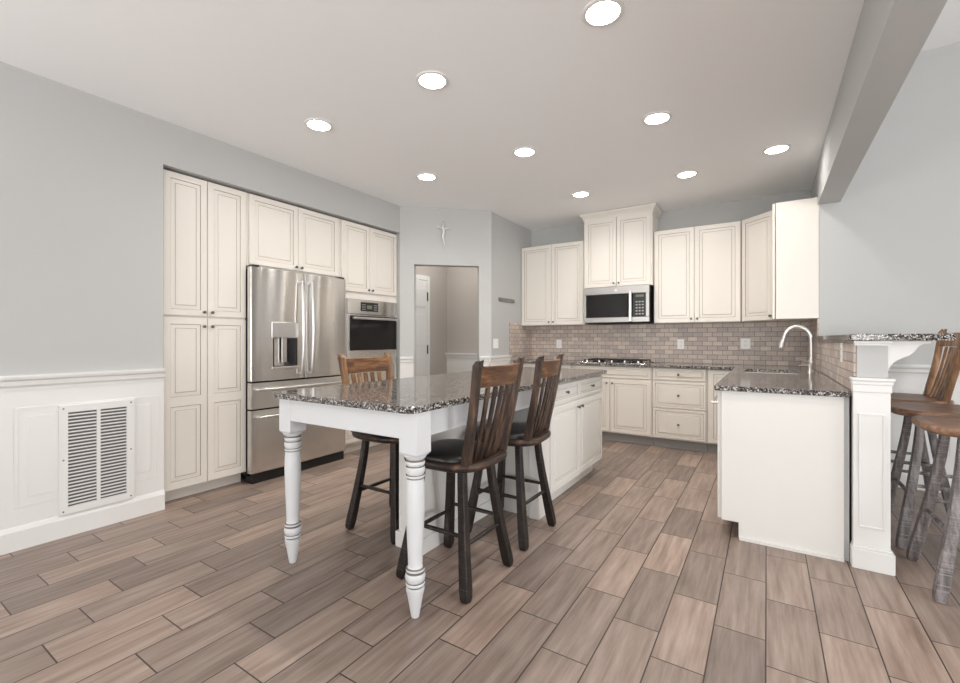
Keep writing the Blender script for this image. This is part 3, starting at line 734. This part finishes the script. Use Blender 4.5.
def corbel_poly():
    return [(.5245, 1.194), (.690, 1.194), (.690, 1.180), (.660, 1.176), (.646, 1.168), (.636, 1.152), (.624, 1.132), (.606, 1.116), (.585, 1.105), (.563, 1.092), (.548, 1.078), (.537, 1.060), (.531, 1.043), (.5245, 1.030)]
for y, lab in ((3.085, 'white scrolled corbel under the bar top beside the end post'), (3.95, 'white scrolled corbel halfway along the bar knee wall')):
    o = MB().prism(corbel_poly(), 'y', y, y + .045).build('corbel', M['trim'], None, .003); tag(o, lab, 'corbel')

# ------------------------------------------------------------------ stools
def sup(a, b, n, k=40, back=1.0):
    p = []
    for i in range(k):
        t_ = 2 * math.pi * i / k; c_, s_ = math.cos(t_), math.sin(t_)
        x = a * abs(c_) ** (2 / n) * (1 if c_ > 0 else -1); y = b * abs(s_) ** (2 / n) * (1 if s_ > 0 else -1)
        p.append((x, y))
    return p
def stool(label, loc, rz, zs, fx, fy, pad, legm, seatm, postm, railm, bh=.475, group=None, sw=1.0, swivel=0):
    t = thing('bar_stool', label, 'stool', loc, rz, group); SWV = (0, 0, R(swivel))
    # seat: sculpted slab
    s = MB(); layers = [(.92, -.040), (.985, -.030), (1.0, -.016), (.985, -.004), (.955, 0)]
    k = len(s.v); base = sup(.238 * sw, .232 * sw, 3.2)
    for sc_, dz in layers:
        for p in base: s.v.append((p[0] * sc_, p[1] * sc_, zs + dz))
    n = len(base)
    for j in range(len(layers) - 1):
        for i in range(n):
            i2 = (i + 1) % n; s.f.append((k + j * n + i, k + j * n + i2, k + (j + 1) * n + i2, k + (j + 1) * n + i)); s.mi.append(0); s.sm.append(True)
    s.f.append(tuple(k + i for i in range(n))); s.mi.append(0); s.sm.append(False)
    kk = k + 4 * n
    rings2 = [(.955, 0), (.70, -.007), (.35, -.011)]
    prev = [kk + i for i in range(n)]
    for sc_, dz in rings2[1:]:
        b0 = len(s.v)
        for p in base: s.v.append((p[0] * sc_, p[1] * sc_, zs + dz))
        cur = [b0 + i for i in range(n)]
        for i in range(n):
            i2 = (i + 1) % n; s.f.append((prev[i], prev[i2], cur[i2], cur[i])); s.mi.append(0); s.sm.append(True)
        prev = cur
    s.f.append(tuple(prev)); s.mi.append(0); s.sm.append(True)
    s.build('seat', seatm, t, rot=SWV, angle=50)
    if pad:
        pdm = MB(); base2 = [(p[0] - .022, p[1]) for p in sup(.182, .192, 3.0)]
        lay = [(1.0, -.006), (1.0, .006), (.965, .016), (.85, .024), (.55, .029), (.2, .030)]
        for sc_, dz in lay:
            for p in base2: pdm.v.append(((p[0] + .022) * sc_ - .022, p[1] * sc_, zs + dz))
        for j in range(len(lay) - 1):
            for i in range(n):
                i2 = (i + 1) % n; pdm.f.append((j * n + i, j * n + i2, (j + 1) * n + i2, (j + 1) * n + i)); pdm.mi.append(0); pdm.sm.append(True)
        pdm.f.append(tuple((len(lay) - 1) * n + i for i in range(n))); pdm.mi.append(0); pdm.sm.append(True)
        pdm.build('seat_pad', M['leather'], t, rot=SWV, angle=60)
    # legs, splayed, thicker towards the floor with a rounded kicked-out foot
    tx, ty = .125, .125
    def legpt(sx, sy, k):
        e = k ** 1.25
        return (sx * (tx + (fx - tx) * e), sy * (ty + (fy - ty) * e), (zs - .038) * (1 - k))
    for sx in (-1, 1):
        for sy in (-1, 1):
            ks = [0, .2, .4, .6, .8, .92, .97, 1.0]; wd = [.036, .038, .040, .043, .046, .047, .044, .034]
            MB().bar([legpt(sx, sy, k) for k in ks], wd, wd, up=(0, 1, 0)).build('leg', legm, t, .004)
    def rung(a, b2, k, r=.0105):
        p, q = Vector(legpt(*a, k)), Vector(legpt(*b2, k))
        d_ = (q - p).normalized()
        MB().tube([p + d_ * .012, p.lerp(q, .5), q - d_ * .012], [r * .85, r * 1.1, r * .85], up=(0, 0, 1), seg=10).build('stretcher', legm, t)
    rung((-1, -1), (-1, 1), .60); rung((1, -1), (1, 1), .60); rung((-1, -1), (1, -1), .53); rung((-1, 1), (1, 1), .53)
    # back: posts, curved crest rail, slats
    def bx(k): return .175 * sw + .085 * k ** 1.25 + .012 * math.sin(math.pi * k)
    def by(k): return .172 * sw + .036 * k
    for sy in (-1, 1):
        ks = [0, .15, .3, .45, .6, .75, .9, 1.0]
        pts = [(bx(k), sy * by(k), zs - .004 + bh * k) for k in ks] + [(bx(1) + .010, sy * (by(1) + .001), zs + bh + .010), (bx(1) + .020, sy * (by(1) + .001), zs + bh + .008)]
        MB().bar(pts, [.042, .041, .040, .038, .037, .037, .038, .038, .036, .030], [.040, .038, .036, .035, .034, .034, .034, .034, .030, .022], up=(1, 0, 0)).build('back_post', postm, t, .004, rot=SWV)
    cv_ = lambda f: .030 * (1 - f * f)      # f in -1..1 across the back
    def rail_pt(f, k): return (bx(k) + cv_(f) , f * (by(k) - .012), zs + bh * k)
    m = MB(); N_ = 12
    for i in range(N_):
        f0, f1 = -1 + 2 * i / N_, -1 + 2 * (i + 1) / N_
        for off, in ((-.011,), (.011,)):
            m.quad([(rail_pt(f0, .775)[0] + off, *rail_pt(f0, .775)[1:]), (rail_pt(f1, .775)[0] + off, *rail_pt(f1, .775)[1:]), (rail_pt(f1, .985)[0] + off, *rail_pt(f1, .985)[1:]), (rail_pt(f0, .985)[0] + off, *rail_pt(f0, .985)[1:])], sm=True)
        for k in (.775, .985):
            a, b2 = rail_pt(f0, k), rail_pt(f1, k)
            m.quad([(a[0] - .011, a[1], a[2]), (b2[0] - .011, b2[1], b2[2]), (b2[0] + .011, b2[1], b2[2]), (a[0] + .011, a[1], a[2])])
    for f0 in (-1, 1):
        a, b2 = rail_pt(f0, .775), rail_pt(f0, .985)
        m.quad([(a[0] - .011, a[1], a[2]), (a[0] + .011, a[1], a[2]), (b2[0] + .011, b2[1], b2[2]), (b2[0] - .011, b2[1], b2[2])])
    m.build('crest_rail', railm, t, .003, rot=SWV)
    for f in (-.62, -.31, 0, .31, .62):
        ks = [0, .2, .4, .6, .78]
        pts = [(bx(k) + cv_(f) * (.35 + .65 * k) - (.010 if k == 0 else 0), f * (by(k) - .012), zs - .006 + bh * k) for k in ks]
        MB().bar(pts, .030, .012, up=(1, 0, 0)).build('slat', postm, t, .002, rot=SWV)
    return t
WB = (M['wood_black'], M['wood_seat'], M['wood_v'], M['wood_h'])
stool('dark wood stool with black leather seat at the table corner, nearest the camera', (-1.352, 1.870, 0), 0, .620, .200, .200, True, *WB, bh=.464, swivel=1)
stool('dark wood stool on the right of the island, farther one beside the cabinet doors', (-1.362, 2.465, 0), 0, .620, .200, .200, True, *WB, bh=.464, swivel=7)
stool('wooden stool across the table in front of the refrigerator and oven', (-2.03, 2.125, 0), 180, .620, .200, .200, True, M['wood_black'], M['wood_seat'], M['wood_amber'], M['wood_h'], bh=.462)
WG = (M['wood_sheen'], M['wood_bar'], M['wood_amber'], M['wood_amber'])
stool('grey-legged wooden bar stool with plank seat, nearest at the raised bar', (.895, 3.080, 0), 0, .795, .235, .235, False, *WG, bh=.46, sw=1.12)
stool('grey-legged wooden bar stool in the middle of the row at the raised bar', (.880, 3.70, 0), 0, .795, .235, .235, False, *WG, bh=.46, sw=1.12)
stool('grey-legged wooden bar stool farthest along the raised bar, by the dining wall', (.790, 4.320, 0), 0, .795, .235, .235, False, *WG, bh=.46, sw=1.12)

# ------------------------------------------------------------------ small wall things
t = thing('air_return_grille', 'white louvred air return grille on the left wainscot', 'vent', (XL - .0, 0, 0), 90)
x0, x1, z0, z1 = .876, 1.256, .136, .800
f = MB()
for a in ((x0, x1, z0, z0 + .045), (x0, x1, z1 - .045, z1), (x0, x0 + .042, z0 + .045, z1 - .045), (x1 - .042, x1, z0 + .045, z1 - .045)): f.box(a[0], a[1], -.026, -.007, a[2], a[3])
f.build('frame', M['trim'], t, .002)
MB().box(x0 + .042, x1 - .042, -.0130, -.0105, z0 + .045, z1 - .045).build('duct_opening', M['duct'], t)
xmid = (x0 + x1) / 2
MB().box(xmid - .009, xmid + .009, -.025, -.010, z0 + .045, z1 - .045).build('mullion', M['trim'], t)
for a, b2 in ((x0 + .042, xmid - .009), (xmid + .009, x1 - .042)):
    l = MB(); nl = 27
    for i in range(nl):
        z = z0 + .05 + (z1 - z0 - .10) * (i + .5) / nl
        l.prism([(-.0225, z - .0045), (-.0225, z + .0045), (-.0135, z + .0030), (-.0135, z - .0045)], 'x', a, b2)
    l.build('louvre_panel', M['trim'], t)
for sx in (x0 + .02, x1 - .02):
    for sz in (z0 + .02, (z0 + z1) / 2, z1 - .02): MB().lathe([(.005, -.026), (.004, -.0285), (0, -.0285)], (sx, 0, sz), 'y', 10).build('screw', M['knob'], t)

def wallplate(label, loc, rz, kind='outlet', w=.075, h=.118, horiz=False):
    t = thing('wall_switch' if kind == 'switch' else 'wall_outlet', label, kind, loc, rz)
    if horiz: w, h = h, w
    MB().box(-w / 2, w / 2, -.006, -.0005, -h / 2, h / 2).build('cover_plate', M['plate'], t, .002)
    if kind == 'switch':
        for sx in (-.022, .022): MB().box(sx - .014, sx + .014, -.0095, -.006, -.033, .033).build('rocker', M['plate'], t, .002)
    else:
        for s_ in (-.022, .022):
            p = (s_, 0) if horiz else (0, s_)
            m = MB().box(p[0] - .015, p[0] + .015, -.008, -.006, p[1] - .015, p[1] + .015); m.build('socket', M['plate'], t, .002)
            m = MB()
            for q in (-.006, .006): m.box(p[0] + q - .0012, p[0] + q + .0012, -.0084, -.008, p[1] - .004, p[1] + .006)
            m.build('slot', M['black'], t)
    return t
YT = YB - .012
wallplate('white outlet on the back tile left of the cooktop', (-2.400, YT, 1.140), 0)
wallplate('white outlet on the back tile between cooktop and corner', (-.860, YT, 1.145), 0)
wallplate('wide white outlet plate on the back tile left of the faucet', (-.200, YT, 1.155), 0, w=.095)
wallplate('white double switch on the grey wall below the plaque', (-2.83, 4.745, 1.150), 90, 'switch', .118, .118)
wallplate('white outlet on the tile under the bar top near the end post', (.388, 3.50, 1.120), -90)
o = MB().box(-2.8295, -2.812, 4.815, 5.215, 1.683, 1.728).build('wall_plaque', M['sign'], None, .002); tag(o, 'long thin grey plaque on the wall left of the back cabinets', 'plaque')
# crucifix over the hall opening
N_ = Vector((AB.y, -AB.x))
P0 = A + AB * .505
t = thing('crucifix', 'small silver crucifix on the angled wall above the hall opening', 'crucifix', (P0.x, P0.y, 2.30), math.degrees(ANG))
MB().bar([(.012, -.010, 0), (.004, -.012, .10), (.0, -.012, .22), (.0, -.012, .30)], [.010, .016, .022, .026], [.010] * 4, up=(0, 1, 0)).bar([(-.085, -.012, .232), (0, -.012, .215), (.085, -.012, .215)], [.026, .018, .026], .010, up=(0, 1, 0)).build('cross', M['chrome'], t, .003)
MB().tube([(.012, -.022, .02), (.004, -.026, .07), (-.010, -.028, .12), (.004, -.028, .17), (-.004, -.026, .205), (-.006, -.03, .225), (-.006, -.028, .245)], [.006, .009, .011, .013, .012, .010, .006], up=(0, 1, 0)).tube([(-.078, -.022, .238), (-.035, -.024, .218), (0, -.026, .200), (.035, -.024, .210), (.078, -.022, .222)], [.004, .006, .008, .006, .004], up=(0, 1, 0)).build('figure', M['silver'], t)

# ------------------------------------------------------------------ recessed ceiling lights
def downlight(label, x, y, k=1.0):
    t = thing('recessed_light', label, 'ceiling light', (x, y, H))
    MB().lathe([(.098, 0), (.098, -.006), (.088, -.010), (.078, -.008), (.076, -.0005)], seg=32).build('trim_ring', M['trim'], t)
    MB().lathe([(0, -.0035), (.0765, -.0035), (.0765, -.0005), (0, -.0005)], seg=32).build('lens', M['lens'], t)
    l = bpy.data.lights.new('lamp', 'AREA'); l.shape = 'DISK'; l.size = .14; l.energy = LAMP_W * k; l.spread = R(145); l.color = (1, .94, .87)
    o = bpy.data.objects.new('lamp', l); COL.objects.link(o); o.parent = t; o.location = (0, 0, -.014)
s_ = 1.0097
for lab, x, y in (('recessed light nearest the camera, in the right column of the ceiling', -.648, 2.072), ('recessed light in the front row, middle column over the table end', -1.671, 2.068), ('recessed light in the front row, close to the left wall', -2.70, 2.055),
                  ('recessed light in the middle row, close to the left wall before the angled wall', -2.703, 3.262), ('recessed light in the middle row and middle column over the island', -1.672, 3.267), ('recessed light in front of the crowned cabinet over the microwave', -1.656, 4.538),
                  ('recessed light in the middle row of the right column', -.643, 3.267), ('recessed light in the back row of the right column', -.628, 4.524), ('recessed light above the sink, beside the beam', .066, 4.324)):
    downlight(lab, x * s_, y * s_, .35 if x > 0 else 1.0)
# unseen lamp added to brighten the hall behind the opening
l = bpy.data.lights.new('hall_fill', 'AREA'); l.shape = 'DISK'; l.size = .3; l.energy = HALL_W; l.color = (1, .95, .9)
o = bpy.data.objects.new('hall_fill', l); COL.objects.link(o); o.location = (-3.55, 4.75, H - .02)
